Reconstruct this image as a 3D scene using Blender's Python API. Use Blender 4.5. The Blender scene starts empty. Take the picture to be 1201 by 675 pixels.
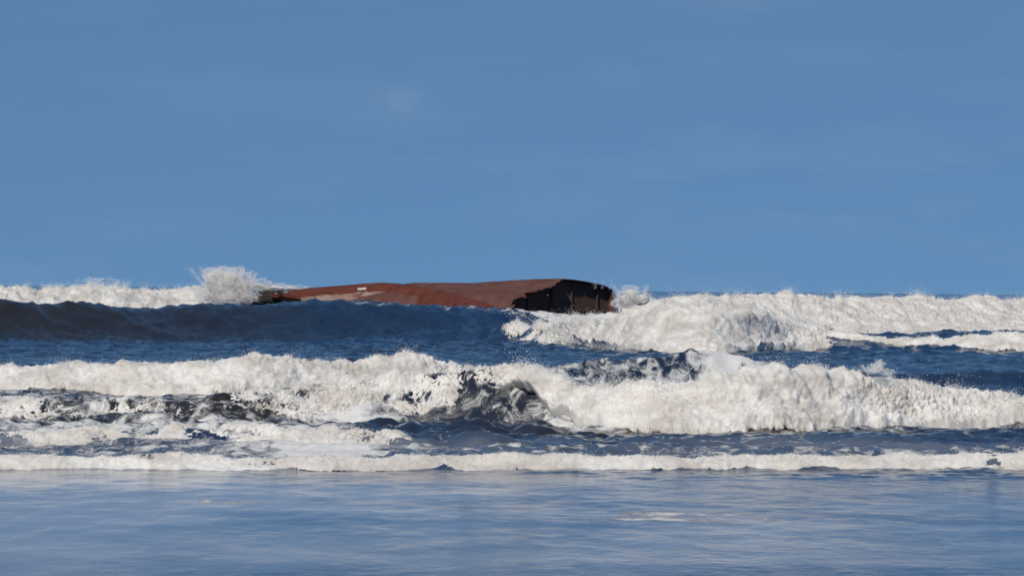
import bpy, math
import numpy as np
from mathutils import Vector, Matrix

# ------------------------------------------------------------------ camera, sky, sun, exposure
scene = bpy.context.scene
C = scene.collection
F = 4890.0          # focal length in photo pixels (photo is 1201 wide)
HC = 4.0            # eye height above still water: a person on the beach ridge
ROLL = math.atan(10.5 / 1200.0)

cam_data = bpy.data.cameras.new('camera')
cam_data.sensor_width = 36.0
cam_data.lens = 36.0 * F / 1201.0
cam_data.clip_start = 0.5
cam_data.clip_end = 120000.0
cam = bpy.data.objects.new('camera', cam_data)
C.objects.link(cam)
cam.location = (0, 0, HC)
m = Matrix.Rotation(math.radians(90) + 2.25 / F, 4, 'X') @ Matrix.Rotation(ROLL, 4, 'Z')
cam.rotation_euler = m.to_euler('XYZ')
scene.camera = cam

SUN_EL = math.radians(40)
SUN_AZ = math.radians(200)      # compass from +Y clockwise: behind the camera, to the left
world = bpy.data.worlds.new('World')
scene.world = world
world.use_nodes = True
wn, wl = world.node_tree.nodes, world.node_tree.links
wn.clear()
w_out = wn.new('ShaderNodeOutputWorld')
w_bg = wn.new('ShaderNodeBackground')
w_sky = wn.new('ShaderNodeTexSky')
w_sky.sky_type = 'NISHITA'
w_sky.sun_disc = False
w_sky.sun_elevation = SUN_EL
w_sky.sun_rotation = SUN_AZ
w_sky.altitude = 0
w_sky.air_density = 1.1
w_sky.dust_density = 0.0
w_sky.ozone_density = 6.0
w_bg.inputs['Strength'].default_value = 0.096
# clear, dust-free marine air: the pale band at the horizon is dropped below it
w_tc = wn.new('ShaderNodeTexCoord')
w_add = wn.new('ShaderNodeVectorMath'); w_add.operation = 'ADD'
w_add.inputs[1].default_value = (0, 0, 0.35)
w_nrm = wn.new('ShaderNodeVectorMath'); w_nrm.operation = 'NORMALIZE'
wl.new(w_tc.outputs['Generated'], w_add.inputs[0])
wl.new(w_add.outputs[0], w_nrm.inputs[0])
wl.new(w_nrm.outputs[0], w_sky.inputs[0])
# very thin high cirrus, all round the sky
w_map = wn.new('ShaderNodeMapping'); w_map.inputs['Scale'].default_value = (14, 14, 75)
w_noi = wn.new('ShaderNodeTexNoise'); w_noi.inputs['Scale'].default_value = 1.0
w_noi.inputs['Detail'].default_value = 5; w_noi.inputs['Roughness'].default_value = 0.55
w_rmp = wn.new('ShaderNodeMapRange')
for k, v in (('From Min', 0.5), ('From Max', 0.8), ('To Min', 0.0), ('To Max', 0.07)):
    w_rmp.inputs[k].default_value = v
w_mix = wn.new('ShaderNodeMixRGB'); w_mix.inputs[2].default_value = (5.5, 5.7, 6.0, 1)
wl.new(w_tc.outputs['Generated'], w_map.inputs[0])
wl.new(w_map.outputs[0], w_noi.inputs['Vector'])
wl.new(w_noi.outputs['Fac'], w_rmp.inputs['Value'])
# and a few faint small puffs
w_pn = wn.new('ShaderNodeTexNoise'); w_pn.inputs['Scale'].default_value = 130; w_pn.inputs['Detail'].default_value = 4
wl.new(w_tc.outputs['Generated'], w_pn.inputs['Vector'])
w_sc = wn.new('ShaderNodeVectorMath'); w_sc.operation = 'MULTIPLY'; w_sc.inputs[1].default_value = (1, 1, 2.2)
wl.new(w_tc.outputs['Generated'], w_sc.inputs[0])
w_pr = wn.new('ShaderNodeMapRange'); w_pr.inputs['From Min'].default_value = 0.38; w_pr.inputs['From Max'].default_value = 0.62
wl.new(w_pn.outputs['Fac'], w_pr.inputs['Value'])
w_last = w_rmp.outputs[0]
for (cpx, cpy, cr, ck) in ((465, 118, 0.011, 0.06), (725, 86, 0.012, 0.045), (265, 143, 0.005, 0.04), (1110, 240, 0.012, 0.035), (640, 225, 0.02, 0.03)):
    w_d = wn.new('ShaderNodeVectorMath'); w_d.operation = 'DISTANCE'
    w_v = Vector(((cpx - 600) / F, 1.0, (340 - cpy) / F)).normalized()
    w_d.inputs[1].default_value = (w_v.x, w_v.y, w_v.z * 2.2)
    wl.new(w_sc.outputs[0], w_d.inputs[0])
    w_r2 = wn.new('ShaderNodeMapRange'); w_r2.interpolation_type = 'SMOOTHSTEP'
    for kk, vv_ in (('From Min', cr), ('From Max', 0.0), ('To Min', 0.0), ('To Max', ck * 1.2)): w_r2.inputs[kk].default_value = vv_
    wl.new(w_d.outputs['Value'], w_r2.inputs['Value'])
    w_m2 = wn.new('ShaderNodeMath'); w_m2.operation = 'MULTIPLY_ADD'
    wl.new(w_r2.outputs[0], w_m2.inputs[0]); wl.new(w_pr.outputs[0], w_m2.inputs[1]); wl.new(w_last, w_m2.inputs[2])
    w_last = w_m2.outputs[0]
wl.new(w_last, w_mix.inputs[0])
w_tint = wn.new('ShaderNodeMixRGB'); w_tint.blend_type = 'MULTIPLY'; w_tint.inputs[0].default_value = 1.0
w_tint.inputs[2].default_value = (0.88, 1.01, 0.97, 1)
wl.new(w_sky.outputs[0], w_tint.inputs[1]); wl.new(w_tint.outputs[0], w_mix.inputs[1])
wl.new(w_mix.outputs[0], w_bg.inputs['Color'])
wl.new(w_bg.outputs[0], w_out.inputs['Surface'])

sun_data = bpy.data.lights.new('sun', 'SUN')
sun_data.energy = 3.2
sun_data.angle = math.radians(0.53)
sun_data.color = (1.0, 0.91, 0.78)
sun = bpy.data.objects.new('sun', sun_data)
C.objects.link(sun)
sdir = Vector((math.sin(SUN_AZ) * math.cos(SUN_EL), math.cos(SUN_AZ) * math.cos(SUN_EL), math.sin(SUN_EL)))
sun.rotation_euler = sdir.to_track_quat('Z', 'Y').to_euler()
sun.location = sdir * 100

scene.cycles.max_bounces = 20
scene.cycles.diffuse_bounces = 12
scene.cycles.transparent_max_bounces = 24
scene.view_settings.view_transform = 'Standard'
scene.view_settings.look = 'None'
scene.view_settings.exposure = 0.0
scene.view_settings.gamma = 1.0
scene.view_settings.use_curve_mapping = False

# ------------------------------------------------------------------ helpers
rng = np.random.default_rng(11)
_perm = rng.permutation(4096).astype(np.int32)
_ang = rng.random(4096) * 2 * np.pi
_gx, _gy = np.cos(_ang), np.sin(_ang)
_g3 = rng.normal(size=(4096, 3)); _g3 /= np.linalg.norm(_g3, axis=1, keepdims=True)

def noise2(x, y):
    xi = np.floor(x).astype(np.int32); yi = np.floor(y).astype(np.int32)
    xf = x - xi; yf = y - yi
    u = xf * xf * xf * (xf * (xf * 6 - 15) + 10); v = yf * yf * yf * (yf * (yf * 6 - 15) + 10)
    def g(dx, dy):
        h = _perm[(_perm[(xi + dx) & 4095] + yi + dy) & 4095]
        return _gx[h] * (xf - dx) + _gy[h] * (yf - dy)
    a = g(0, 0); b = g(1, 0); c = g(0, 1); d = g(1, 1)
    return ((a + (b - a) * u) * (1 - v) + (c + (d - c) * u) * v) * 1.5

def noise3(x, y, z):
    xi = np.floor(x).astype(np.int32); yi = np.floor(y).astype(np.int32); zi = np.floor(z).astype(np.int32)
    xf = x - xi; yf = y - yi; zf = z - zi
    u = xf * xf * (3 - 2 * xf); v = yf * yf * (3 - 2 * yf); w = zf * zf * (3 - 2 * zf)
    def g(dx, dy, dz):
        h = _perm[(_perm[(_perm[(xi + dx) & 4095] + yi + dy) & 4095] + zi + dz) & 4095]
        q = _g3[h]
        return q[..., 0] * (xf - dx) + q[..., 1] * (yf - dy) + q[..., 2] * (zf - dz)
    def l(a, b, t): return a + (b - a) * t
    return l(l(l(g(0,0,0), g(1,0,0), u), l(g(0,1,0), g(1,1,0), u), v),
             l(l(g(0,0,1), g(1,0,1), u), l(g(0,1,1), g(1,1,1), u), v), w) * 1.5

def smooth(a, b, x):
    t = np.clip((x - a) / (b - a), 0, 1)
    return t * t * (3 - 2 * t)

def hor(px): return 334.8 + 10.5 * np.asarray(px, float) / 1200.0     # horizon row in the photo

class Curve:
    """smooth value along the shore (world x) from surveyed points seen at bearing px, at distance d"""
    def __init__(self, pts, d, sig=0.6):
        px = np.array([p[0] for p in pts], float); v = np.array([p[1] for p in pts], float)
        xs = (px - 600) / F * d
        self.t = np.linspace(xs[0] - 30, xs[-1] + 30, 3000)
        y = np.interp(self.t, xs, v)
        k = max(1, int(3 * sig / (self.t[1] - self.t[0])))
        ker = np.exp(-0.5 * (np.arange(-k, k + 1) / (k / 3.0)) ** 2); ker /= ker.sum()
        self.v = np.convolve(np.pad(y, k, mode='edge'), ker, mode='valid')
    def __call__(self, x): return np.interp(x, self.t, self.v)

def mesh_obj(name, verts, faces, mat, parent=None, shade=True, attrs=None):
    """verts (n,3) float, faces (m,k) int array or list of tuples -> one mesh object"""
    me = bpy.data.meshes.new(name)
    if isinstance(faces, np.ndarray):
        n, k = faces.shape
        me.vertices.add(len(verts)); me.vertices.foreach_set('co', np.ascontiguousarray(verts, dtype=np.float32).ravel())
        me.loops.add(n * k); me.loops.foreach_set('vertex_index', faces.astype(np.int32).ravel())
        me.polygons.add(n)
        me.polygons.foreach_set('loop_start', np.arange(0, n * k, k, dtype=np.int32))
        me.update(calc_edges=True)
    else:
        me.from_pydata([tuple(v) for v in verts], [], faces); me.update()
    me.polygons.foreach_set('use_smooth', np.full(len(me.polygons), bool(shade)))
    if attrs:
        for an, av in attrs.items():
            at = me.attributes.new(an, 'FLOAT', 'POINT'); at.data.foreach_set('value', np.asarray(av, np.float32).ravel())
    me.materials.append(mat)
    o = bpy.data.objects.new(name, me)
    C.objects.link(o)
    if parent is not None:
        o.parent = parent
        o.matrix_parent_inverse = Matrix.Translation(-Vector(parent.location))
    return o

def grid_faces(nr, nc, keep=None):
    i = np.arange(nr - 1)[:, None] * nc + np.arange(nc - 1)[None, :]
    f = np.stack([i, i + 1, i + nc + 1, i + nc], -1)
    if keep is not None:
        k = keep.reshape(nr, nc)
        m = k[:-1, :-1] | k[1:, :-1] | k[:-1, 1:] | k[1:, 1:]
        return f[m]
    return f.reshape(-1, 4)

def compact(verts, faces, attrs=None):
    used = np.unique(faces)
    mp = np.full(len(verts), -1, np.int64); mp[used] = np.arange(len(used))
    return verts[used], mp[faces], ({k: v[used] for k, v in attrs.items()} if attrs else None)

def empty(name, loc, label, cat, group=None):
    o = bpy.data.objects.new(name, None); C.objects.link(o); o.location = loc
    o['label'] = label; o['category'] = cat
    if group: o['group'] = group
    o.empty_display_size = 0.5
    bpy.context.view_layer.update()
    return o

def tetras(pts, size, r):
    """one small tetrahedral droplet per point, random orientation"""
    n = len(pts)
    base = np.array([[1, 1, 1], [-1, -1, 1], [-1, 1, -1], [1, -1, -1]], float) / math.sqrt(3)
    q = r.normal(size=(n, 4)); q /= np.linalg.norm(q, axis=1, keepdims=True)
    w, x, y, z = q.T
    R = np.stack([1 - 2 * (y * y + z * z), 2 * (x * y - z * w), 2 * (x * z + y * w),
                  2 * (x * y + z * w), 1 - 2 * (x * x + z * z), 2 * (y * z - x * w),
                  2 * (x * z - y * w), 2 * (y * z + x * w), 1 - 2 * (x * x + y * y)], -1).reshape(n, 3, 3)
    v = np.einsum('nij,kj->nki', R, base) * np.asarray(size).reshape(-1, 1, 1) + pts[:, None, :]
    f = (np.arange(n)[:, None, None] * 4 + np.array([[0, 1, 2], [0, 3, 1], [0, 2, 3], [1, 3, 2]])[None]).reshape(-1, 3)
    return v.reshape(-1, 3), f

# ------------------------------------------------------------------ materials
def new_mat(name):
    m = bpy.data.materials.new(name); m.use_nodes = True
    nt = m.node_tree
    return m, nt.nodes, nt.links, nt.nodes['Principled BSDF']

def node(ns, kind, **kw):
    n = ns.new(kind)
    for k, v in kw.items():
        if k in n.inputs: n.inputs[k].default_value = v
        else: setattr(n, k, v)
    return n

def ramp(ns, stops):
    r = ns.new('ShaderNodeValToRGB')
    el = r.color_ramp.elements
    while len(el) < len(stops): el.new(0.5)
    for e, (p, c) in zip(el, stops):
        e.position = p; e.color = c if len(c) == 4 else (*c, 1)
    return r

def foam_material(name, warm, sss=0.12, lace=1.1):
    m, ns, ls, bs = new_mat(name)
    tc = node(ns, 'ShaderNodeTexCoord')
    n1 = node(ns, 'ShaderNodeTexNoise', Scale=0.55, Detail=6, Roughness=0.62)
    mp = node(ns, 'ShaderNodeMapping'); mp.inputs['Scale'].default_value = (1, 1, 2.2)
    ls.new(tc.outputs['Object'], mp.inputs[0]); ls.new(mp.outputs[0], n1.inputs['Vector'])
    hi = (0.78, 0.755, 0.705); lo = warm
    r = ramp(ns, [(0.36, lo), (0.60, hi), (1.0, (0.83, 0.81, 0.77))])
    ls.new(n1.outputs['Fac'], r.inputs[0])
    ta_ = node(ns, 'ShaderNodeAttribute', attribute_name='thin')
    n3 = node(ns, 'ShaderNodeTexNoise', Scale=2.6, Detail=6, Roughness=0.7)
    ls.new(mp.outputs[0], n3.inputs['Vector'])
    tm = node(ns, 'ShaderNodeMath', operation='MULTIPLY_ADD'); ls.new(n3.outputs['Fac'], tm.inputs[0]); tm.inputs[1].default_value = 1.8; tm.inputs[2].default_value = -0.80
    tn = node(ns, 'ShaderNodeMath', operation='ADD'); tn.use_clamp = True; ls.new(tm.outputs[0], tn.inputs[0]); ls.new(ta_.outputs['Fac'], tn.inputs[1])
    tq = node(ns, 'ShaderNodeMath', operation='MULTIPLY'); ls.new(tn.outputs[0], tq.inputs[0]); tq.inputs[1].default_value = 0.8
    mx = node(ns, 'ShaderNodeMixRGB'); mx.inputs[2].default_value = (0.40, 0.385, 0.36, 1)
    ls.new(tq.outputs[0], mx.inputs[0]); ls.new(r.outputs[0], mx.inputs[1])
    ls.new(mx.outputs[0], bs.inputs['Base Color'])
    # torn films: the froth thins out to lace and lets the water behind show
    ca = node(ns, 'ShaderNodeAttribute', attribute_name='gap')
    m4 = node(ns, 'ShaderNodeMapping'); m4.inputs['Scale'].default_value = (1.5, 0.8, 1.0); m4.inputs['Rotation'].default_value = (0.0, 0.5, 0.3)
    ls.new(tc.outputs['Object'], m4.inputs[0])
    n4 = node(ns, 'ShaderNodeTexNoise', Scale=lace, Detail=7, Roughness=0.68, Distortion=0.7)
    ls.new(m4.outputs[0], n4.inputs['Vector'])
    k4 = node(ns, 'ShaderNodeMath', operation='MULTIPLY_ADD'); k4.inputs[1].default_value = 2.4; k4.inputs[2].default_value = -0.15
    ls.new(n4.outputs['Fac'], k4.inputs[0])
    s4 = node(ns, 'ShaderNodeMath', operation='SUBTRACT'); ls.new(k4.outputs[0], s4.inputs[0]); ls.new(ca.outputs['Fac'], s4.inputs[1])
    a4 = node(ns, 'ShaderNodeMapRange'); a4.interpolation_type = 'SMOOTHSTEP'
    a4.inputs['From Min'].default_value = 0.0; a4.inputs['From Max'].default_value = 0.45
    ls.new(s4.outputs[0], a4.inputs['Value']); ls.new(a4.outputs[0], bs.inputs['Alpha'])
    bs.inputs['Roughness'].default_value = 0.85
    bs.inputs['Specular IOR Level'].default_value = 0.2
    bs.inputs['Subsurface Weight'].default_value = 1.0
    bs.inputs['Subsurface Radius'].default_value = (1.0, 1.0, 0.95)
    bs.inputs['Subsurface Scale'].default_value = sss
    n2 = node(ns, 'ShaderNodeTexNoise', Scale=6.0, Detail=5, Roughness=0.7)
    ls.new(tc.outputs['Object'], n2.inputs['Vector'])
    bp = node(ns, 'ShaderNodeBump', Strength=0.14, Distance=0.08)
    ls.new(n2.outputs['Fac'], bp.inputs['Height']); ls.new(bp.outputs[0], bs.inputs['Normal'])
    return m
M_FOAM = foam_material('surf_foam', (0.55, 0.51, 0.455))
M_SPRAY, _n, _l, _b = new_mat('spray_droplets')
_d = node(_n, 'ShaderNodeBsdfDiffuse', Color=(0.97, 0.965, 0.95, 1)); _t = node(_n, 'ShaderNodeBsdfTranslucent', Color=(0.97, 0.965, 0.95, 1))
_x = node(_n, 'ShaderNodeMixShader', Fac=0.42)
_l.new(_d.outputs[0], _x.inputs[1]); _l.new(_t.outputs[0], _x.inputs[2]); _l.new(_x.outputs[0], _n['Material Output'].inputs['Surface'])
_n.remove(_b)

def sea_material():
    m, ns, ls, bs = new_mat('silty_sea_water')
    tc = node(ns, 'ShaderNodeTexCoord')
    # silt clouds in the water body
    n0 = node(ns, 'ShaderNodeTexNoise', Scale=0.06, Detail=4, Roughness=0.6)
    ls.new(tc.outputs['Object'], n0.inputs['Vector'])
    silt = ramp(ns, [(0.35, (0.010, 0.039, 0.108)), (0.65, (0.018, 0.034, 0.066))])
    ls.new(n0.outputs['Fac'], silt.inputs[0])
    sa = node(ns, 'ShaderNodeAttribute', attribute_name='silt')
    sm = node(ns, 'ShaderNodeMixRGB'); sm.inputs[2].default_value = (0.34, 0.35, 0.37, 1)
    ls.new(sa.outputs['Fac'], sm.inputs[0]); ls.new(silt.outputs[0], sm.inputs[1])
    ma = node(ns, 'ShaderNodeAttribute', attribute_name='murk')
    mm = node(ns, 'ShaderNodeMixRGB'); mm.inputs[2].default_value = (0.026, 0.022, 0.018, 1)
    ls.new(ma.outputs['Fac'], mm.inputs[0]); ls.new(sm.outputs[0], mm.inputs[1])
    sm = mm
    # lacy surface foam: amount from the 'foam' attribute, broken up by noise drawn out along the shore
    fa = node(ns, 'ShaderNodeAttribute', attribute_name='foam')
    mp = node(ns, 'ShaderNodeMapping'); mp.inputs['Scale'].default_value = (0.85, 0.38, 1.0)
    ls.new(tc.outputs['Object'], mp.inputs[0])
    wv = node(ns, 'ShaderNodeTexNoise', Scale=1.9, Detail=8, Roughness=0.7, Distortion=0.9)
    ls.new(mp.outputs[0], wv.inputs['Vector'])
    md = node(ns, 'ShaderNodeMath', operation='ADD'); ls.new(fa.outputs['Fac'], md.inputs[0]); ls.new(wv.outputs['Fac'], md.inputs[1])
    mr = node(ns, 'ShaderNodeMapRange'); mr.interpolation_type = 'SMOOTHSTEP'
    mr.inputs['From Min'].default_value = 0.93; mr.inputs['From Max'].default_value = 1.14
    ls.new(md.outputs[0], mr.inputs['Value'])
    cm = node(ns, 'ShaderNodeMixRGB'); cm.inputs[2].default_value = (0.74, 0.73, 0.70, 1)
    ls.new(mr.outputs[0], cm.inputs[0]); ls.new(sm.outputs[0], cm.inputs[1])
    ls.new(cm.outputs[0], bs.inputs['Base Color'])
    rr = node(ns, 'ShaderNodeMapRange'); rr.inputs['To Min'].default_value = 0.10; rr.inputs['To Max'].default_value = 0.8
    ls.new(mr.outputs[0], rr.inputs['Value']); ls.new(rr.outputs[0], bs.inputs['Roughness'])
    bs.inputs['IOR'].default_value = 1.333
    # wind ripples
    m2 = node(ns, 'ShaderNodeMapping'); m2.inputs['Scale'].default_value = (1.3, 0.55, 1.0)
    ls.new(tc.outputs['Object'], m2.inputs[0])
    r1 = node(ns, 'ShaderNodeTexNoise', Scale=2.0, Detail=6, Roughness=0.6)
    ls.new(m2.outputs[0], r1.inputs['Vector'])
    bp = node(ns, 'ShaderNodeBump', Strength=0.55, Distance=0.10)
    ra = node(ns, 'ShaderNodeAttribute', attribute_name='ripple')
    rm = node(ns, 'ShaderNodeMath', operation='MULTIPLY'); ls.new(r1.outputs['Fac'], rm.inputs[0]); ls.new(ra.outputs['Fac'], rm.inputs[1])
    ls.new(rm.outputs[0], bp.inputs['Height'])
    r2 = node(ns, 'ShaderNodeTexNoise', Scale=0.22, Detail=4, Roughness=0.6)
    ls.new(m2.outputs[0], r2.inputs['Vector'])
    ca = node(ns, 'ShaderNodeAttribute', attribute_name='swell')
    cb = node(ns, 'ShaderNodeMath', operation='MULTIPLY'); ls.new(r2.outputs['Fac'], cb.inputs[0]); ls.new(ca.outputs['Fac'], cb.inputs[1])
    b1 = node(ns, 'ShaderNodeBump', Strength=0.9, Distance=1.6)
    ls.new(cb.outputs[0], b1.inputs['Height']); ls.new(bp.outputs[0], b1.inputs['Normal'])
    bp = b1
    b2 = node(ns, 'ShaderNodeBump', Strength=0.5, Distance=0.10)
    ls.new(mr.outputs[0], b2.inputs['Height']); ls.new(bp.outputs[0], b2.inputs['Normal'])
    ls.new(b2.outputs[0], bs.inputs['Normal'])
    return m
M_SEA = sea_material()

# ------------------------------------------------------------------ the waves
class Wave:
    """one wave: crest line yc(x), crest height amp(x), front and back widths"""
    def __init__(self, crest, base, lf, lb, d, sig=0.6, pf=1.5):
        self.lf, self.lb, self.pf, self.d = lf, lb, pf, d
        bpx = [p[0] for p in base]
        cy = lambda px: HC * F / (np.interp(px, bpx, [p[1] for p in base]) - hor(px)) + 1.5 * lf
        self.yc = Curve([(px, cy(px)) for px in np.linspace(-300, 1500, 61)], d, sig=2.0)
        self.amp = Curve([(px, max(0.0, HC - (py - hor(px)) * cy(px) / F)) for px, py in crest], d, sig)
    def h(self, x, y):
        t = y - self.yc(x)
        a = self.amp(x)
        p = np.where(t < 0, np.exp(-np.abs(t / self.lf) ** self.pf), np.exp(-np.abs(t / self.lb) ** 1.6))
        return a * p

_q = np.linspace(-300, 1500, 73)
_b1 = 553 + 2.2 * noise2(_q / 160.0, 0 * _q + 3) + 1.2 * noise2(_q / 45.0, 0 * _q + 8)
W1 = Wave([(float(p), float(b_ - 13.0 + 3.5 * noise2(np.array([p / 110.0]), np.array([6.0]))[0] + 2.5 * noise2(np.array([p / 37.0]), np.array([1.0]))[0])) for p, b_ in zip(_q, _b1)],
          [(float(p), float(b_)) for p, b_ in zip(_q, _b1)], 0.32, 1.1, 92, 0.3)
W2 = Wave([(-300, 470), (0, 470), (100, 472), (200, 468), (300, 460), (340, 464), (400, 452), (460, 443), (520, 437), (600, 436), (660, 465),
           (700, 473), (760, 470), (820, 462), (870, 457), (920, 458), (970, 451), (1010, 458), (1060, 470), (1120, 473), (1201, 477), (1500, 471)],
          [(-300, 497), (0, 497), (200, 500), (330, 500), (480, 498), (560, 497), (640, 505), (720, 511), (850, 512), (1000, 508), (1201, 503), (1500, 500)],
          1.15, 3.2, 118, 0.45)
W3 = Wave([(-300, 440), (0, 440), (100, 440), (200, 441), (272, 442), (292, 435), (330, 433), (400, 434), (480, 432), (540, 440), (600, 453),
           (660, 430), (720, 425), (790, 417), (840, 416), (890, 423), (930, 431), (1000, 438), (1201, 440), (1500, 440)],
          [(-300, 460), (0, 461), (280, 466), (480, 463), (600, 462), (800, 458), (1201, 456), (1500, 456)], 1.1, 5.0, 162, 0.5)
W4 = Wave([(-300, 420), (300, 412), (400, 400), (480, 389), (560, 384), (600, 390), (660, 382), (740, 376), (850, 376), (900, 378), (950, 384), (1010, 394), (1060, 400),
           (1100, 401), (1201, 401), (1500, 399)],
          [(-300, 400), (400, 402), (600, 404), (680, 410), (740, 416), (850, 418), (930, 413), (1000, 414), (1201, 417), (1500, 417)], 2.6, 9.0, 272, 1.0)
W5 = Wave([(-300, 360), (0, 357), (50, 356), (130, 358), (200, 362), (260, 362), (330, 357), (390, 355), (430, 354), (500, 358), (560, 363), (620, 367), (670, 372), (740, 394),
           (800, 408), (1040, 410), (1090, 393), (1201, 392), (1500, 390)],
          [(-300, 404), (0, 404), (300, 402), (600, 402), (1500, 400)], 5.5, 10.0, 312, 1.2, pf=1.9)
W6 = Wave([(-300, 346), (0, 347), (120, 349), (235, 348), (300, 356), (420, 362), (700, 362), (740, 358), (800, 357), (850, 355), (950, 355), (1030, 358), (1120, 358),
           (1201, 359), (1500, 358)],
          [(-300, 393), (500, 393), (760, 396), (1201, 396), (1500, 396)], 6.0, 9.0, 345, 1.2)
W0 = Wave([(-300, 509), (0, 509), (120, 511), (230, 507), (330, 508), (420, 510), (470, 517), (520, 524), (1500, 526)],
          [(-300, 525), (0, 525), (300, 524), (1500, 524)], 0.45, 1.6, 104, 0.5)
WAVES = [W0, W1, W2, W3, W4, W5, W6]

def macro(x, y):
    acc = np.full(np.broadcast(x, y).shape, 1e-6)
    for w in WAVES:
        acc += np.maximum(w.h(x, y), 0) ** 3
    return np.cbrt(acc)

def chop(x, y):
    """wind chop and surge humps, rougher in the surf than on the sheltered water by the beach"""
    near = smooth(86, 100, y)
    c = 0.014 * noise2(x * 0.55, y * 0.25) + 0.009 * noise2(x * 1.5 + 9, y * 0.55) + 0.003 * noise2(x * 3.4, y * 1.3)
    r = (0.20 * noise2(x * 0.16 + 3, y * 0.22) + 0.15 * np.abs(noise2(x * 0.38, y * 0.5 + 7))
         + 0.10 * noise2(x * 0.9, y * 1.2) + 0.07 * np.abs(noise2(x * 2.0, y * 2.4)) + 0.03 * noise2(x * 4.1, y * 4.5))
    sw = smooth(240, 280, y) * (1 - smooth(345, 380, y))
    r = r + sw * (1 - smooth(-2, 6, x)) * (0.16 * noise2(x * 0.16 + 8, y * 0.12) + 0.09 * np.abs(noise2(x * 0.5, y * 0.3 + 2)) + 0.06 * noise2(x * 1.3, y * 0.9))
    # confused peaks where the left-hand bore has torn apart
    pk = smooth(103, 108, y) * (1 - smooth(128, 140, y)) * (1 - smooth(-1, 5, x)) + 0.8 * smooth(152, 158, y) * (1 - smooth(170, 180, y)) * smooth(1, 4, x)
    r = r + pk * (0.34 * np.abs(noise2(x * 0.55 + 4, y * 0.45)) + 0.16 * np.abs(noise2(x * 1.3, y * 1.0 + 6)) - 0.12)
    far = smooth(350, 420, y)
    r = r * (1 + 0.6 * smooth(200, 300, y)) + far * 0.45 * noise2(x * 0.03, y * 0.05 + 40)
    return c + near * r

def sea_z(x, y):
    mz = macro(x, y)
    return mz + chop(x, y) * (1 - 0.15 * smooth(0.6, 2.0, mz) * (y > 250))

# --- the sea itself: one sheet from the beach to the horizon, finer where the camera looks
rows = np.concatenate([np.arange(30, 52, 0.3), np.arange(52, 90, 0.24), np.arange(90, 126, 0.17), np.arange(126, 178, 0.30),
                       np.arange(178, 400, 0.62), np.geomspace(400, 60000, 130)])
ta = math.tan(math.radians(9.6))
cols = np.concatenate([-np.geomspace(3.2, ta * 1.02, 45), np.linspace(-ta, ta, 450), np.geomspace(ta * 1.02, 3.2, 45)])
Y, X = np.meshgrid(rows, cols, indexing='ij'); X = X * Y
flat = smooth(1500, 3000, Y)
Z = sea_z(X, Y) * (1 - flat)
px = 600 + X / Y * F
# residual foam: (amount) between the breakers, on their backs and along the shore
foam = 0.10 + 0 * X
def patch(x0, x1, y0, y1, ex, ey):
    return smooth(x0 - ex, x0 + ex, px) * (1 - smooth(x1 - ex, x1 + ex, px)) * smooth(y0 - ey, y0 + ey, Y) * (1 - smooth(y1 - ey, y1 + ey, Y))
yc2 = W2.yc(X); yc3 = W3.yc(X); yc4 = W4.yc(X); yc1 = W1.yc(X)
foam += 0.39 * patch(-900, 430, 0, 1e5, 60, 1) * smooth(yc1 + 2, yc1 + 6, Y) * (1 - smooth(yc3 - 3, yc3, Y))
foam += 0.36 * patch(330, 2500, 0, 1e5, 80, 1) * smooth(yc1 - 0.3, yc1 + 1, Y) * (1 - smooth(yc1 + 10, yc1 + 22, Y))
foam += 0.36 * patch(380, 660, 0, 1e5, 60, 1) * smooth(yc2 - 6, yc2 - 3, Y) * (1 - smooth(yc2 + 8, yc2 + 14, Y))
foam += 0.36 * patch(640, 1010, 0, 1e5, 40, 1) * smooth(yc2 - 6, yc2 - 3, Y) * (1 - smooth(yc2 + 4, yc2 + 9, Y))
foam += 0.40 * patch(1010, 2500, 0, 1e5, 40, 1) * smooth(yc2 - 6, yc2 - 3, Y) * (1 - smooth(yc2 + 6, yc2 + 11, Y))
foam += 0.37 * patch(470, 860, 0, 1e5, 50, 1) * smooth(yc3 - 8, yc3 - 5, Y) * (1 - smooth(yc3 + 2, yc3 + 8, Y))
foam += 0.45 * patch(830, 910, 0, 1e5, 25, 1) * smooth(yc3 - 6, yc3 - 4, Y) * (1 - smooth(yc3 + 4, yc3 + 9, Y))
foam += 0.45 * patch(610, 2500, 0, 1e5, 30, 1) * smooth(yc4 - 2, yc4, Y) * (1 - smooth(yc4 + 16, yc4 + 30, Y))
foam += 0.24 * patch(-900, 2500, 0, 88, 60, 1.5) * smooth(60, 74, Y) * (0.6 + 0.7 * noise2(X * 0.09, Y * 0.16))
foam += 0.27 * patch(680, 910, 72.5, 76, 60, 1.4) * (0.6 + noise2(X * 0.5, Y * 1.5)) + 0.30 * patch(220, 330, 76.5, 78.5, 30, 0.8)
yc5 = W5.yc(X)
foam += 0.34 * patch(400, 620, 0, 1e5, 30, 1) * smooth(yc5 - 3.5, yc5 - 1, Y) * (1 - smooth(yc5 + 4, yc5 + 9, Y))
foam += 0.5 * patch(455, 492, 298, 303, 8, 1.5) + 0.42 * patch(628, 720, 318, 332, 12, 3)
foam += 0.14 * smooth(0.05, 0.5, noise2(X * 0.05, Y * 0.09)) * smooth(95, 120, Y)
foam = np.where(Y > 420, np.minimum(foam, 0.20), foam)
silt = (1 - smooth(84, 93, Y)) * np.clip(0.5 + 0.75 * noise2(X * 0.09 + 5, Y * 0.10) + 0.5 * noise2(X * 0.35 + 5, Y * 0.30) - 0.05 * (X + 3), 0, 1) * smooth(44, 56, Y)
silt = np.clip(silt * 1.15 + 0.30 * smooth(91, 95, Y) * (1 - smooth(109, 114, Y)) * (0.7 + noise2(X * 0.2, Y * 0.35)), 0, 1)
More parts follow.
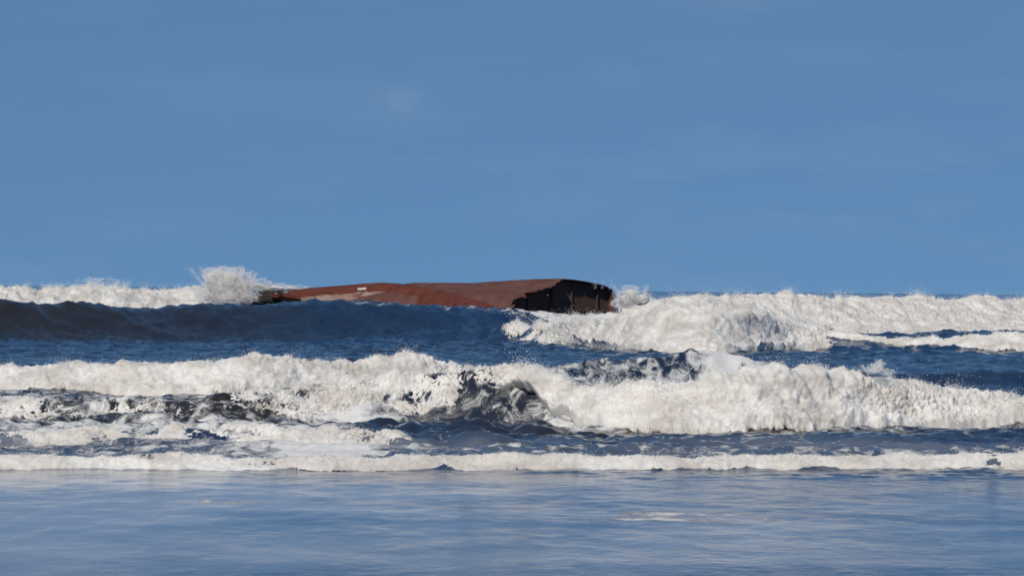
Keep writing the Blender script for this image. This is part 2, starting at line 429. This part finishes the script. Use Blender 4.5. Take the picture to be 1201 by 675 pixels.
# sand stirred up by the breakers, and a darker tone on the far left swell
murk = np.clip(smooth(109, 116, Y) * (1 - smooth(150, 190, Y)) * (0.75 + 0.6 * noise2(X * 0.12, Y * 0.12)), 0, 1) \
    + 0.85 * smooth(280, 290, Y) * (1 - smooth(326, 338, Y)) * (1 - smooth(100, 420, px))
sea = mesh_obj('sea', np.stack([X, Y, Z], -1).reshape(-1, 3), grid_faces(len(rows), len(cols)), M_SEA,
               attrs={'foam': foam, 'silt': silt, 'swell': smooth(180, 420, Y), 'murk': murk, 'ripple': 0.2 + 0.8 * smooth(84, 96, Y) + 0.35 * (1 - smooth(58, 72, Y)) + 0.12 * smooth(-2, 4, X) * (Y < 96)})
sea['kind'] = 'structure'

# --- the beach that the camera stands on (out of the frame)
m, ns, ls, bs = new_mat('wet_sand')
nz = node(ns, 'ShaderNodeTexNoise', Scale=3.0, Detail=6)
rp = ramp(ns, [(0.3, (0.16, 0.125, 0.09)), (0.7, (0.24, 0.19, 0.14))])
ls.new(nz.outputs['Fac'], rp.inputs[0]); ls.new(rp.outputs[0], bs.inputs['Base Color']); bs.inputs['Roughness'].default_value = 0.55
bx = np.linspace(-220, 220, 60); by = np.linspace(-60, 44, 50)
BY, BX = np.meshgrid(by, bx, indexing='ij')
BZ = np.interp(BY, [-60, -10, 4, 36, 44], [3.4, 2.7, 2.35, 0.02, -0.6]) + 0.05 * noise2(BX * 0.2, BY * 0.2)
beach = mesh_obj('beach', np.stack([BX, BY, BZ], -1).reshape(-1, 3), grid_faces(50, 60), m)
beach['kind'] = 'structure'

# ------------------------------------------------------------------ broken water
def foam_body(name, wave, px0, px1, t0, t1, nt, dx, thick, cover, lump, parent, back=1.0, toe=0.5, hole=0.0, bias=2.0, ragged=0.5, cut=None, gaps=1.0):
    """turbulent white water lying on a wave from its toe (t0<0) over the crest to its back (t1)"""
    d = wave.d
    x = np.arange((px0 - 600) / F * d, (px1 - 600) / F * d, dx)
    u = np.linspace(-1, 1, nt)
    t = np.where(u < 0, t0 * np.abs(u) ** 1.25, t1 * np.abs(u) ** bias)
    T, XX = np.meshgrid(t, x, indexing='ij')
    YY = wave.yc(XX) + T + 0.35 * ragged * lump * noise2(XX / lump * 0.6, T / lump * 0.4 + 3)
    ZZ = macro(XX, YY)
    e = 0.05
    gx = (macro(XX + e, YY) - ZZ) / e; gy = (macro(XX, YY + e) - ZZ) / e
    ZZ = sea_z(XX, YY)
    N = np.stack([-gx, -gy, np.ones_like(gx)], -1); N /= np.linalg.norm(N, axis=-1, keepdims=True)
    th = np.zeros_like(XX); s = 1.0 / lump; a = 1.0; tot = 0
    for k in range(3):                # big rolling puffs
        o = 13.7 * k
        th += a * np.abs(noise3(XX * s + o, YY * s * 0.8 + o, ZZ * s * 1.1 + o)) * 1.7; tot += a
        a *= 0.55; s *= 2.05
    th = th / tot
    fine = np.zeros_like(XX); a = 1.0
    for k in range(4):                # churned, torn surface
        o = 5.3 * k + 40
        fine += a * noise3(XX * s + o, YY * s * 0.7 + o, ZZ * s + o)
        a *= 0.72; s *= 1.9
    low_x = noise2(XX / lump * 0.3, 0 * XX + 77)
    XW = XX + lump * 0.5 * noise2(XX / lump * 1.1, T / lump * 1.3 + 2) + 0.25 * T * low_x
    drape = noise2(XW / lump * 4.2, T / lump * 0.9 + 11) + 0.6 * noise2(XW / lump * 9.5, T / lump * 1.8 + 4)
    low = noise3(XX / lump * 0.45, YY / lump * 0.4, ZZ / lump * 0.6 + 8)
    brk = low + 0.8 * noise3(XX / lump * 1.3, YY / lump * 1.1, ZZ / lump * 1.6 + 3) + 0.45 * fine
    pq = 600 + XX / d * F
    c = cover(XX) * smooth(-285, -190, pq) * (1 - smooth(1390, 1485, pq))
    c = np.clip(c + 1.5 * c * (1 - c) * brk, 0, 1)
    rag = ragged * 0.55 * noise2(XX / lump * 0.9, 0 * XX + 5) + ragged * 0.3 * noise2(XX / lump * 3.1, 0 * XX + 1) + ragged * 0.25 * fine
    tz = t0 * (cut(XX) if cut is not None else 1.0)
    env = smooth(tz, tz * (1 - toe), T + 0.25 * tz * rag) * (1 - smooth(0.15 * t1 * back, t1 * back * (0.8 + 0.5 * rag), T))
    amt = c * env
    h = thick * (amt * (0.46 + 0.42 * th + 0.34 * low + 0.045 * fine + 0.035 * drape) - 0.34 * (1 - amt) + 0.25 * amt * (1 - amt) * brk
                 - hole * np.maximum(0, brk - 0.18) * 1.6)
    jet = np.maximum(0, noise2(XW / lump * 1.7, T / lump + 31)) + 0.7 * np.maximum(0, noise2(XW / lump * 5.5, T / lump * 2 + 17))
    h = h + thick * 0.22 * amt * jet * np.exp(-((T - 0.1 * t1) / (0.22 * t1)) ** 2)
    keep = (h > -0.02 * thick)
    P = np.stack([XX, YY, ZZ], -1) + N * (h - 0.01)[..., None]
    V = P.reshape(-1, 3)
    f = grid_faces(nt, len(x), keep)
    thin = np.clip(1 - smooth(0.0, 0.55, amt + 0.25 * brk) + 0.55 * smooth(0.15, 0.9, brk), 0, 1)
    gap = np.clip(1.15 * (1 - smooth(0.05, 0.75, amt)) + 0.5 * np.maximum(0, brk - 0.1) * gaps, 0, 1.6)
    V, f, at_ = compact(V, f, {'thin': thin.ravel(), 'gap': gap.ravel()})
    # crest points, for the spray
    j = int(nt * 0.47)
    top = P[int(nt * 0.3):int(nt * 0.7)]
    ii = np.argmax(top[..., 2], axis=0)
    crest = top[ii, np.arange(len(x))]
    good = amt[int(nt * 0.3):int(nt * 0.7)].max(0)
    return mesh_obj(name, V, f, M_FOAM, parent, attrs=at_), crest, good, P, h, N

def spray_from(name, crest, good, P, h, N, n_top, n_face, size, reach, parent, seed, drift=(0, 0), tuft=1.4):
    r = np.random.default_rng(seed)
    w = good * np.clip(0.05 + 1.2 * np.maximum(0, noise2(crest[:, 0] * tuft, 0 * crest[:, 0] + seed)) ** 1.3
                       + 0.8 * np.maximum(0, noise2(crest[:, 0] * tuft * 0.27, 0 * crest[:, 0] + seed + 4)), 0, 3)
    w = np.maximum(w, 0); w /= w.sum()
    i = r.choice(len(crest), n_top, p=w)
    lift = r.exponential(reach, n_top) * (0.25 + 0.6 * w[i] / w.max())
    p = crest[i] + np.stack([r.normal(0, 0.05, n_top) + (drift[0] + 0.9 * r.normal(size=n_top)) * lift, r.normal(0, 0.15, n_top) + drift[1] * lift, lift - 0.5 * reach * 0.3], -1)
    sz = size * (0.16 + r.random(n_top) ** 3 * 0.55)
    # loose drops and knots of froth thrown off the whole broken face
    hh = h.reshape(-1); ok = np.where(hh > 0.02)[0]
    k = r.choice(ok, n_face)
    Pf = P.reshape(-1, 3)[k] + N.reshape(-1, 3)[k] * np.abs(r.normal(0, reach * 0.22, n_face))[:, None]
    Pf[:, 2] += np.abs(r.normal(0, reach * 0.12, n_face))
    pts = np.concatenate([p, Pf]); sz = np.concatenate([sz, size * (0.18 + r.random(n_face) ** 3 * 0.5)])
    v, f = tetras(pts, sz, r)
    return mesh_obj(name, v, f, M_SPRAY, parent, shade=False)

def breaker(wave, label, args, spray, seed):
    pxm = 0.5 * (args['px0'] + args['px1'])
    xm = (pxm - 600) / F * wave.d
    root = empty('breaking_wave', (xm, float(wave.yc(xm)), 0), label, 'wave', 'white breakers rolling in')
    o, crest, good, P, h, N = foam_body('white_water', wave, parent=root, **args)
    spray_from('spray', crest, good, P, h, N, parent=root, seed=seed, **spray)
    return root

cv = lambda pts, w, sig=0.5: Curve(pts, w.d, sig)
# nearest line of foam
breaker(W1, 'low thin line of white foam nearest the beach, running the whole width', dict(px0=-280, px1=1480, t0=-0.75, t1=1.5, nt=64, dx=0.035, thick=0.17,
        cover=cv([(-300, 0.9), (60, 1), (130, 0.75), (210, 0.95), (330, 0.72), (450, 0.9), (540, 0.7), (640, 1), (760, 0.78), (860, 0.95), (950, 0.75), (1040, 1), (1130, 0.72), (1201, 0.85), (1500, 0.9)], W1, 0.4), lump=0.5, ragged=0.9, toe=0.45, gaps=1.4),
        dict(n_top=5000, n_face=6000, size=0.018, reach=0.04), 1)
breaker(W0, 'broken ridge of foam at left, between the thin foam line and the torn white water', dict(px0=-280, px1=500, t0=-1.3, t1=2.6, nt=64, dx=0.045, thick=0.26,
        cover=cv([(-300, 0.6), (60, 0.52), (150, 0.45), (240, 0.62), (400, 0.58), (450, 0.42), (500, 0)], W1), lump=0.6, ragged=0.9, toe=0.5, hole=0.3, gaps=1.8),
        dict(n_top=1500, n_face=2500, size=0.02, reach=0.05), 11)
# middle breaker, right-hand bore
breaker(W2, 'tall thick roller of white water filling the right, just behind the thin foam line', dict(px0=545, px1=1480, t0=-2.6, t1=4.2, nt=150, dx=0.034, thick=0.62,
        cover=cv([(545, 0.1), (580, 0.6), (640, 0.9), (700, 0.95), (760, 0.85), (830, 1), (990, 1), (1040, 0.82), (1090, 0.74), (1140, 0.85), (1201, 0.95), (1500, 1)], W2), lump=1.15, ragged=0.7, toe=0.3, hole=0.0, gaps=0.9, cut=cv([(545, 0.1), (600, 0.25), (660, 0.6), (730, 1), (1500, 1)], W2)),
        dict(n_top=11000, n_face=12000, size=0.026, reach=0.16), 2)
# middle breaker, torn left-hand part
breaker(W2, 'torn lumpy white water with dark brown gaps at left, behind the thin foam line', dict(px0=-280, px1=600, t0=-2.8, t1=4.0, nt=110, dx=0.045, thick=0.42,
        cover=cv([(-300, 0.5), (100, 0.40), (220, 0.36), (300, 0.40), (340, 0.44), (420, 0.5), (480, 0.55), (510, 0.45), (560, 0.32), (600, 0)], W2), lump=0.75, ragged=1.0, toe=0.6, hole=0.6, gaps=2.6),
        dict(n_top=3500, n_face=6000, size=0.030, reach=0.14), 3)
# second line, left
breaker(W3, 'even wall of cream white foam at left with calm blue water behind it', dict(px0=-280, px1=640, t0=-2.7, t1=3.2, nt=110, dx=0.045, thick=0.55,
        cover=cv([(-300, 1), (480, 1), (540, 0.75), (600, 0.4), (640, 0)], W3), lump=1.0, ragged=0.45, toe=0.3, hole=0.05),
        dict(n_top=7000, n_face=8000, size=0.028, reach=0.12), 4)
# outer breaker, right: front
breaker(W4, 'broad tongue of white water spreading left below the wreck\'s dark end', dict(px0=585, px1=1000, t0=-6.2, t1=11.0, nt=110, dx=0.075, thick=0.75,
        cover=cv([(585, 0), (610, 0.55), (660, 0.85), (720, 1), (930, 1), (965, 0.85), (1000, 0)], W4, 0.8), lump=1.9, ragged=0.5, toe=0.3, hole=0.0, gaps=0.6, bias=1.5),
        dict(n_top=5000, n_face=8000, size=0.055, reach=0.30), 5)
breaker(W4, 'narrow strip of foam along a dark wave crest at far right', dict(px0=940, px1=1480, t0=-4.2, t1=4.5, nt=80, dx=0.075, thick=0.5,
        cover=cv([(940, 0.3), (965, 0.62), (1000, 0.66), (1090, 0.62), (1140, 0.8), (1200, 1), (1500, 1)], W4, 0.8), lump=1.2, ragged=0.6, toe=0.6, hole=0.2, cut=cv([(940, 0.3), (1110, 0.3), (1180, 0.9), (1500, 1)], W4)),
        dict(n_top=3000, n_face=4000, size=0.05, reach=0.16), 6)
# outer breaker, right: back
breaker(W6, 'farthest white breaker on the right, its ragged top against the horizon', dict(px0=715, px1=1480, t0=-20, t1=6, nt=160, dx=0.085, thick=0.95,
        cover=cv([(715, 0), (735, 0.8), (780, 0.95), (850, 0.85), (930, 1), (1010, 0.85), (1080, 1), (1150, 0.86), (1500, 1)], W6, 0.6), lump=2.0, ragged=0.6, toe=0.25, hole=0.05),
        dict(n_top=20000, n_face=8000, size=0.05, reach=0.42, drift=(-0.1, 0.3)), 7)
# outer breaker, left
breaker(W6, 'far band of white foam at left, above the dark swell', dict(px0=-280, px1=262, t0=-11, t1=5, nt=90, dx=0.085, thick=0.85,
        cover=cv([(-300, 1), (235, 1), (262, 0)], W6, 0.3), lump=1.9, ragged=0.5, toe=0.25, hole=0.03),
        dict(n_top=14000, n_face=5000, size=0.06, reach=0.30), 8)

# ------------------------------------------------------------------ the wreck: a capsized hull, keel up, torn open at its right end
def at(px, py, y):
    """point seen at a photo pixel, at distance y"""
    return np.array([(px - 600) / F * y, y, HC - (py - hor(px)) * y / F])

def rust_material(name, c1, c2, c3, pale=0.0):
    m, ns, ls, bs = new_mat(name)
    tc = node(ns, 'ShaderNodeTexCoord')
    n1 = node(ns, 'ShaderNodeTexNoise', Scale=0.8, Detail=8, Roughness=0.68)
    mp = node(ns, 'ShaderNodeMapping'); mp.inputs['Scale'].default_value = (1.0, 1.0, 0.35)
    ls.new(tc.outputs['Object'], mp.inputs[0]); ls.new(mp.outputs[0], n1.inputs['Vector'])
    r = ramp(ns, [(0.30, c1), (0.52, c2), (0.75, c3)])
    ls.new(n1.outputs['Fac'], r.inputs[0])
    col = r.outputs[0]
    if pale:
        at_ = node(ns, 'ShaderNodeAttribute', attribute_name='growth')
        n2 = node(ns, 'ShaderNodeTexNoise', Scale=1.4, Detail=6, Roughness=0.65, Distortion=0.8)
        m2 = node(ns, 'ShaderNodeMapping'); m2.inputs['Scale'].default_value = (0.5, 0.5, 2.2)
        ls.new(tc.outputs['Object'], m2.inputs[0]); ls.new(m2.outputs[0], n2.inputs['Vector'])
        ad = node(ns, 'ShaderNodeMath', operation='ADD'); ls.new(at_.outputs['Fac'], ad.inputs[0]); ls.new(n2.outputs['Fac'], ad.inputs[1])
        mr = node(ns, 'ShaderNodeMapRange'); mr.inputs['From Min'].default_value = 1.05; mr.inputs['From Max'].default_value = 1.3
        mr.inputs['To Max'].default_value = pale
        ls.new(ad.outputs[0], mr.inputs['Value'])
        mx = node(ns, 'ShaderNodeMixRGB'); mx.inputs[2].default_value = (0.36, 0.27, 0.22, 1)
        ls.new(mr.outputs[0], mx.inputs[0]); ls.new(col, mx.inputs[1]); col = mx.outputs[0]
    ls.new(col, bs.inputs['Base Color'])
    bs.inputs['Roughness'].default_value = 0.8
    bs.inputs['Specular IOR Level'].default_value = 0.2
    bp = node(ns, 'ShaderNodeBump', Strength=0.4, Distance=0.08)
    ls.new(n1.outputs['Fac'], bp.inputs['Height']); ls.new(bp.outputs[0], bs.inputs['Normal'])
    return m

M_BOTTOM = rust_material('red_bottom_paint_glancing', (0.085, 0.038, 0.03), (0.135, 0.06, 0.048), (0.18, 0.085, 0.068))  # greyer than the side: glancing light on the flat bottom is in the colour
M_SIDE = rust_material('rusty_red_side_paint_lit', (0.08, 0.024, 0.016), (0.128, 0.036, 0.024), (0.16, 0.055, 0.038), pale=0.85)  # redder: the fuller light on this side is put into the paint
M_DARK = rust_material('dark_steel', (0.055, 0.036, 0.030), (0.08, 0.050, 0.041), (0.105, 0.064, 0.051))  # dark steel tone for the torn end's inner parts and a bracket
M_WET = rust_material('black_wet_wreckage', (0.016, 0.014, 0.014), (0.03, 0.024, 0.022), (0.06, 0.042, 0.036))
M_PALE = rust_material('chalky_pale_paint', (0.42, 0.36, 0.31), (0.55, 0.48, 0.42), (0.62, 0.56, 0.50))

KEEL = at(655, 327, 336.0)
AX = np.array([-0.7071, 0.7071, 0.0]); BM = np.array([0.7071, 0.7071, 0.0])
wreck = empty('capsized_ship', (KEEL[0] - 6, KEEL[1] + 6, -1.2), 'capsized rusty red ship hull lying keel up among the far breakers', 'shipwreck')

SEC_S = np.array([-6.6, -6.35, -6.0, -5.2, -4.2, -3.0, -1.7, -0.8, 0.0, 1.5, 3.2, 5.0, 6.2, 6.5, 6.6])
SEC_Z = np.array([-1.5, 0.8, 2.50, 3.25, 3.72, 3.98, 4.22, 4.62, 4.92, 4.86, 4.70, 4.46, 4.05, 2.6, -1.5])
def sec_z(s, t):
    z = np.interp(s, SEC_S, SEC_Z)
    k = np.clip(t / 22.0, 0, 1)
    flat_z = np.interp(s, [-6.6, -6.2, -4.5, -1.5, 0, 4, 6.3, 6.6], [-1.5, 1.2, 3.4, 4.35, 4.52, 4.3, 3.6, -1.5])
    kk = smooth(0, 0.55, k)
    return z * (1 - kk) + flat_z * kk - 0.09 * np.maximum(0, t - 18.5) ** 2 - 0.6 * smooth(16.5, 19.5, t) * 0.4
ss = np.concatenate([np.linspace(-6.6, -5.9, 10), np.linspace(-5.85, 6.0, 76), np.linspace(6.05, 6.6, 10)])
tt = np.concatenate([np.linspace(0, 3, 16), np.linspace(3.4, 25, 46)])
T_, S_ = np.meshgrid(tt, ss, indexing='ij')
edge = np.where(ss < 0, -0.55 + 0.75 * noise2(ss * 1.1, 0 * ss + 2) + 0.4 * noise2(ss * 3.7, 0 * ss + 9), -0.1 + 0.25 * noise2(ss * 2.3, 0 * ss + 7))
edge = edge * (1 - smooth(-0.6, 0.0, -np.abs(ss)) * 0.5)
TT = T_ + edge[None, :] * (1 - smooth(0, 2.5, T_))
ZZ = sec_z(S_, T_) - 0.035 * np.abs(noise2(T_ * 0.7, S_ * 0.7)) - 0.05 * smooth(0, 1, noise2(T_ * 0.25, S_ * 0.3))
P = KEEL * np.array([1, 1, 0]) + TT[..., None] * AX + S_[..., None] * BM; P[..., 2] = ZZ
o = mesh_obj('bottom_plating', P.reshape(-1, 3), grid_faces(len(tt), len(ss)), M_BOTTOM, wreck)
md = o.modifiers.new('plate_thickness', 'SOLIDIFY'); md.thickness = 0.06; md.offset = 0
# welded bulkhead a little way inside the tear, with its stiffeners
sb = np.linspace(-6.3, 6.4, 60)
top = KEEL * np.array([1, 1, 0]) + 0.55 * AX + sb[:, None] * BM; top[:, 2] = np.interp(sb, SEC_S, SEC_Z) - 0.09
bot = top.copy(); bot[:, 2] = -1.4
V = np.concatenate([top, bot, top + 0.05 * AX, bot + 0.05 * AX])
f = []
n = len(sb)
for i in range(n - 1):
    f += [(i, i + 1, n + i + 1, n + i), (2 * n + i, 3 * n + i, 3 * n + i + 1, 2 * n + i + 1), (i, 2 * n + i, 2 * n + i + 1, i + 1)]
f += [(0, n, 3 * n, 2 * n), (n - 1, 3 * n - 1, 4 * n - 1, 2 * n - 1)]
mesh_obj('bulkhead', V, f, M_DARK, wreck, shade=False)
def box(c, u, v, w):
    pts = [c + a * u + b * v + d * w for a in (-1, 1) for b in (-1, 1) for d in (-1, 1)]
    return np.array(pts), [(0, 1, 3, 2), (4, 6, 7, 5), (0, 4, 5, 1), (2, 3, 7, 6), (0, 2, 6, 4), (1, 5, 7, 3)]
for s_ in (-3.1, -0.4, 1.9, 4.9):
    zt = float(np.interp(s_, SEC_S, SEC_Z)) - 0.13
    c = KEEL * np.array([1, 1, 0]) + 0.44 * AX + s_ * BM; c[2] = (zt - 1.3) / 2
    V, f = box(c, 0.09 * AX, 0.05 * BM, np.array([0, 0, (zt + 1.3) / 2]))
    mesh_obj('stiffener', V, f, M_DARK, wreck, shade=False)
# stringer across the torn end
V, f = box(KEEL * np.array([1, 1, 0]) + 0.43 * AX + 0.1 * BM + np.array([0, 0, 2.35]), 0.10 * AX, 6.0 * BM, np.array([0, 0, 0.07]))
mesh_obj('stringer', V, f, M_DARK, wreck, shade=False)
# bent flap of plate hanging in the tear
fl = [at(600, 345.5, 331.6), at(616, 346.2, 332.6), at(618, 349.5, 332.2), at(610, 348.6, 331.5), at(603, 351, 331.0), at(597, 352.5, 331.2)]
fl2 = [p + np.array([-0.05, 0.12, 0.02]) for p in fl]
nf = len(fl)
mesh_obj('torn_plate', np.array(fl + fl2), [tuple(range(nf)), tuple(range(2 * nf - 1, nf - 1, -1))] + [(i, nf + i, nf + (i + 1) % nf, (i + 1) % nf) for i in range(nf)], M_BOTTOM, wreck, shade=False)

# the side turned towards us, nearer the bow
ridge = [(306, 349, 350), (322, 343.5, 350), (345, 339.5, 350), (375, 337, 350), (400, 335.2, 350), (425, 333, 349), (448, 331.6, 347.5), (470, 333, 345.5), (500, 338, 342), (522, 342.5, 339), (545, 348.5, 335.5),
         (570, 356, 332.5), (592, 364, 330.5)]
R0 = np.array([at(*p) for p in ridge])
u = np.linspace(0, 1, 90); ur = np.linspace(0, 1, len(R0))
RR = np.stack([np.interp(u, ur, R0[:, k]) for k in range(3)], -1)
for _ in range(3): RR[1:-1] = 0.25 * RR[:-2] + 0.5 * RR[1:-1] + 0.25 * RR[2:]
prof = [(2.5, -0.9), (1.4, -0.35), (0.6, -0.06), (0.0, 0.0), (-0.5, -0.10), (-1.1, -0.33), (-1.8, -0.70), (-2.4, -1.15), (-3.0, -1.8), (-3.4, -2.6), (-3.7, -3.6), (-3.8, -5.6)]
pr = np.array(prof); vv = np.linspace(0, 1, 40)
pdy = np.interp(vv, np.linspace(0, 1, len(pr)), pr[:, 0]); pdz = np.interp(vv, np.linspace(0, 1, len(pr)), pr[:, 1])
P = RR[None] + np.stack([-0.25 * np.minimum(pdy, 0) * 0, pdy, pdz], -1)[:, None, :]
dent = 0.10 * noise2(P[..., 0] * 0.35, P[..., 2] * 0.6) + 0.05 * np.abs(noise2(P[..., 0] * 0.9, P[..., 2] * 1.4))
P[..., 1] -= dent; P[..., 2] += 0.5 * dent * (pdy < -0.2)[:, None]
gr = smooth(0.45, 0.8, -pdz)[:, None] * (1 - smooth(-11.5, -8.5, P[..., 0]) * 0.75) * 0.72
o = mesh_obj('side_plating', P.reshape(-1, 3), grid_faces(40, 90), M_SIDE, wreck, attrs={'growth': gr})
md = o.modifiers.new('plate_thickness', 'SOLIDIFY'); md.thickness = 0.06; md.offset = 0
# pale fitting on the side and its dark bracket
c = at(424, 340.2, 347.4)
V, f = box(c, np.array([0.36, -0.05, 0.03]), np.array([0, 0.2, -0.1]), np.array([0, 0.03, 0.09]))
fit = mesh_obj('hull_fitting', V, f, M_PALE, wreck, shade=False)
V, f = box(at(432.5, 339.5, 347.3), np.array([0.07, 0, 0]), np.array([0, 0.2, -0.1]), np.array([0, 0.0, 0.2]))
mesh_obj('bracket', V, f, M_DARK, fit, shade=False)
# crushed dark bow wreckage at the left end
sx = np.linspace(0, 1, 36); sa = np.linspace(0, 2 * np.pi, 28)
prof_top = np.interp(sx, [0, 0.2, 0.42, 0.55, 0.75, 1], [-0.2, 0.35, 0.85, 1.0, 0.65, 0.0])
cx = (np.interp(sx, [0, 1], [280, 352]) - 600) / F * 341.0
A_, SX = np.meshgrid(sa, sx, indexing='ij')
rad = 1.0 + 0.28 * noise3(np.cos(A_) * 1.6 + 3, np.sin(A_) * 1.6, SX * 7) + 0.16 * np.abs(noise3(np.cos(A_) * 4, np.sin(A_) * 4, SX * 15 + 4))
V = np.stack([np.broadcast_to(cx, A_.shape), 341.0 + 1.5 * np.cos(A_) * rad, 2.95 + (prof_top[None, :] + 0.12) * np.maximum(np.sin(A_), 0) * rad + 2.6 * np.minimum(np.sin(A_), 0)], -1)
mesh_obj('crushed_bow', V.reshape(-1, 3), grid_faces(28, 36), M_WET, wreck, shade=False)
for (pa, pb, wd) in (((318, 346, 339.2), (341, 352.5, 338.6), 0.16), ((322, 345, 339.6), (337, 343.2, 340.5), 0.10), ((331, 346, 339.4), (352, 349.5, 339.6), 0.12)):
    a, b = at(*pa), at(*pb); dv = (b - a) / 2
    V, f = box((a + b) / 2, dv, np.array([0, wd, 0]), np.array([0, 0, wd]))
    mesh_obj('bent_beam', V, f, M_SIDE if wd > 0.11 else M_PALE, wreck, shade=False)

# ------------------------------------------------------------------ thrown spray
def plume(name, label, lobes, dist, n, size, seed, depth=0.9, core=None, jets=()):
    r = np.random.default_rng(seed)
    wts = np.array([l[4] * l[2] * l[3] for l in lobes], float); wts /= wts.sum()
    i = r.choice(len(lobes), n, p=wts); L = np.array(lobes, float)[i]
    a = r.random(n) * 2 * np.pi; q = np.where(r.random(n) < 0.6, np.sqrt(r.random(n)), 0.8 + r.exponential(0.13, n))
    k = 1 + 0.30 * noise2(np.cos(a) * 2.2 + seed + i * 3, np.sin(a) * 2.2) + 0.22 * noise2(np.cos(a) * 6 + seed, np.sin(a) * 6 + i)
    ux, uy = np.cos(a) * q * k, np.sin(a) * q * k
    pxs = L[:, 0] + L[:, 2] * ux; pys = L[:, 1] + L[:, 3] * uy
    qd = q
    for (x0, y0, x1, y1, w0, w1, m) in jets:        # streaks of thrown water, fanning out
        tj = r.random(m) ** 1.3; wj = w0 + (w1 - w0) * tj
        bend = 0.12 * (y0 - y1) * tj * tj
        pxs = np.append(pxs, x0 + (x1 - x0) * tj + r.normal(size=m) * wj); pys = np.append(pys, y0 + (y1 - y0) * tj + bend + r.normal(size=m) * wj * 0.7)
        qd = np.append(qd, np.full(m, 0.8))
    n = len(pxs)
    y = dist + depth * r.normal(size=n) * np.sqrt(np.clip(1.1 - 0.5 * qd * qd, 0.15, 1))
    pts = np.stack([(pxs - 600) / F * dist, y, HC - (pys - hor(pxs)) * dist / F], -1)
    pts[:, 2] = np.maximum(pts[:, 2], 0.2)
    g = np.array([(np.mean([l[0] for l in lobes]) - 600) / F * dist, dist, 1.5])
    root = empty(name, tuple(g), label, 'spray')
    v, f = tetras(pts, size * (0.35 + 0.8 * r.random(n) ** 2), r)
    mesh_obj('droplets', v, f, M_SPRAY, root, shade=False)
    if core:
        for (cx_, cy_, rx, ry) in core:
            th, ph = np.meshgrid(np.linspace(0, np.pi, 44), np.linspace(0, 2 * np.pi, 80), indexing='ij')
            dx_, dy_, dz_ = np.sin(th) * np.cos(ph), np.sin(th) * np.sin(ph), np.cos(th)
            k = 0.95 + 0.25 * noise3(dx_ * 1.7 + cx_, dy_ * 1.7, dz_ * 1.7) + 0.22 * np.abs(noise3(dx_ * 4, dy_ * 4 + cy_, dz_ * 4)) + 0.09 * noise3(dx_ * 8, dy_ * 8 + cy_, dz_ * 5) + 0.06 * noise3(dx_ * 17, dy_ * 17 + cy_, dz_ * 11)
            c = at(cx_, cy_, dist); sc = dist / F
            V = np.stack([c[0] + dx_ * k * rx * sc * 0.8, c[1] + 0.5 + dy_ * k * depth * 0.5, c[2] + dz_ * k * ry * sc * 0.8], -1).reshape(-1, 3)
            mesh_obj('white_core', V, grid_faces(44, 80)[:, ::-1], M_FOAM, root, attrs={'gap': np.full(44 * 80, 0.2)})
    return root

def fan(x0, x1, yb, yt, n, m, seed, lean=0.35, w=(1.0, 1.7)):
    r = np.random.default_rng(seed); out = []
    for k in range(n):
        xa = x0 + (x1 - x0) * (k + r.random()) / n
        xm = 0.5 * (x0 + x1)
        out.append((xa, yb, xa + (xa - xm) * lean + r.normal() * 3, yt + abs(r.normal()) * 0.25 * (yb - yt), w[0], w[1], m))
    return out
plume('spray_plume', 'tall burst of white spray left of the wreck, highest point of the surf',
      [(258, 332, 20, 15, 1.6), (262, 348, 30, 11, 1.5), (247, 322, 10, 8, 1.3), (264, 319, 14, 6, 1.1), (277, 320, 10, 7, 0.9), (285, 331, 13, 13, 1.2), (303, 334, 16, 7, 1.2), (290, 347, 15, 9, 1.0),
       (324, 336.5, 18, 4, 1.2), (346, 337, 14, 2.4, 1.2), (220, 346, 20, 8, 0.6)], 337.0, 70000, 0.022, 21, 1.0,
      core=[(256, 334, 18, 16), (248, 328, 10, 11), (268, 328, 12, 11), (264, 350, 28, 11), (290, 349, 14, 8), (283, 335, 12, 10), (300, 336, 12, 5), (322, 337.5, 13, 2.6), (340, 338, 12, 1.6)],
      jets=fan(238, 292, 335, 309, 16, 900, 3))
plume('spray_plume', 'small puff of white spray against the dark torn end of the wreck',
      [(735, 351, 14, 10, 1.3), (738, 340, 10, 6, 0.8), (728, 356, 12, 6, 1.2), (752, 349, 13, 7, 0.8)], 334.0, 20000, 0.022, 22, 0.8,
      core=[(735, 353, 12, 9), (740, 344, 8, 6), (752, 352, 12, 7)], jets=fan(724, 758, 350, 332, 9, 500, 4) + fan(690, 716, 338, 324, 3, 90, 9, 0.1))
plume('spray_plume', 'faint mist of spray drifting over the foam band at far left',
      [(120, 333, 22, 7, 0.5), (108, 329, 10, 4, 0.5), (140, 334, 12, 4, 0.4)], 348.0, 3600, 0.022, 23, 1.0, jets=fan(90, 150, 340, 325, 8, 200, 6))
plume('spray_plume', 'pointed splash leaping from the right-hand roller beside blue water',
      [(1026, 432, 9, 5, 0.8), (1040, 436, 10, 4, 0.6)], 121.5, 1200, 0.013, 24, 0.35,
      jets=[(1020, 437, 1033, 420, 2.2, 1.6, 900), (1026, 436, 1037, 424, 2.0, 1.5, 600), (1040, 440, 1030, 424, 2.0, 1.2, 500), (1016, 436, 1012, 428, 1.5, 1.0, 200)])
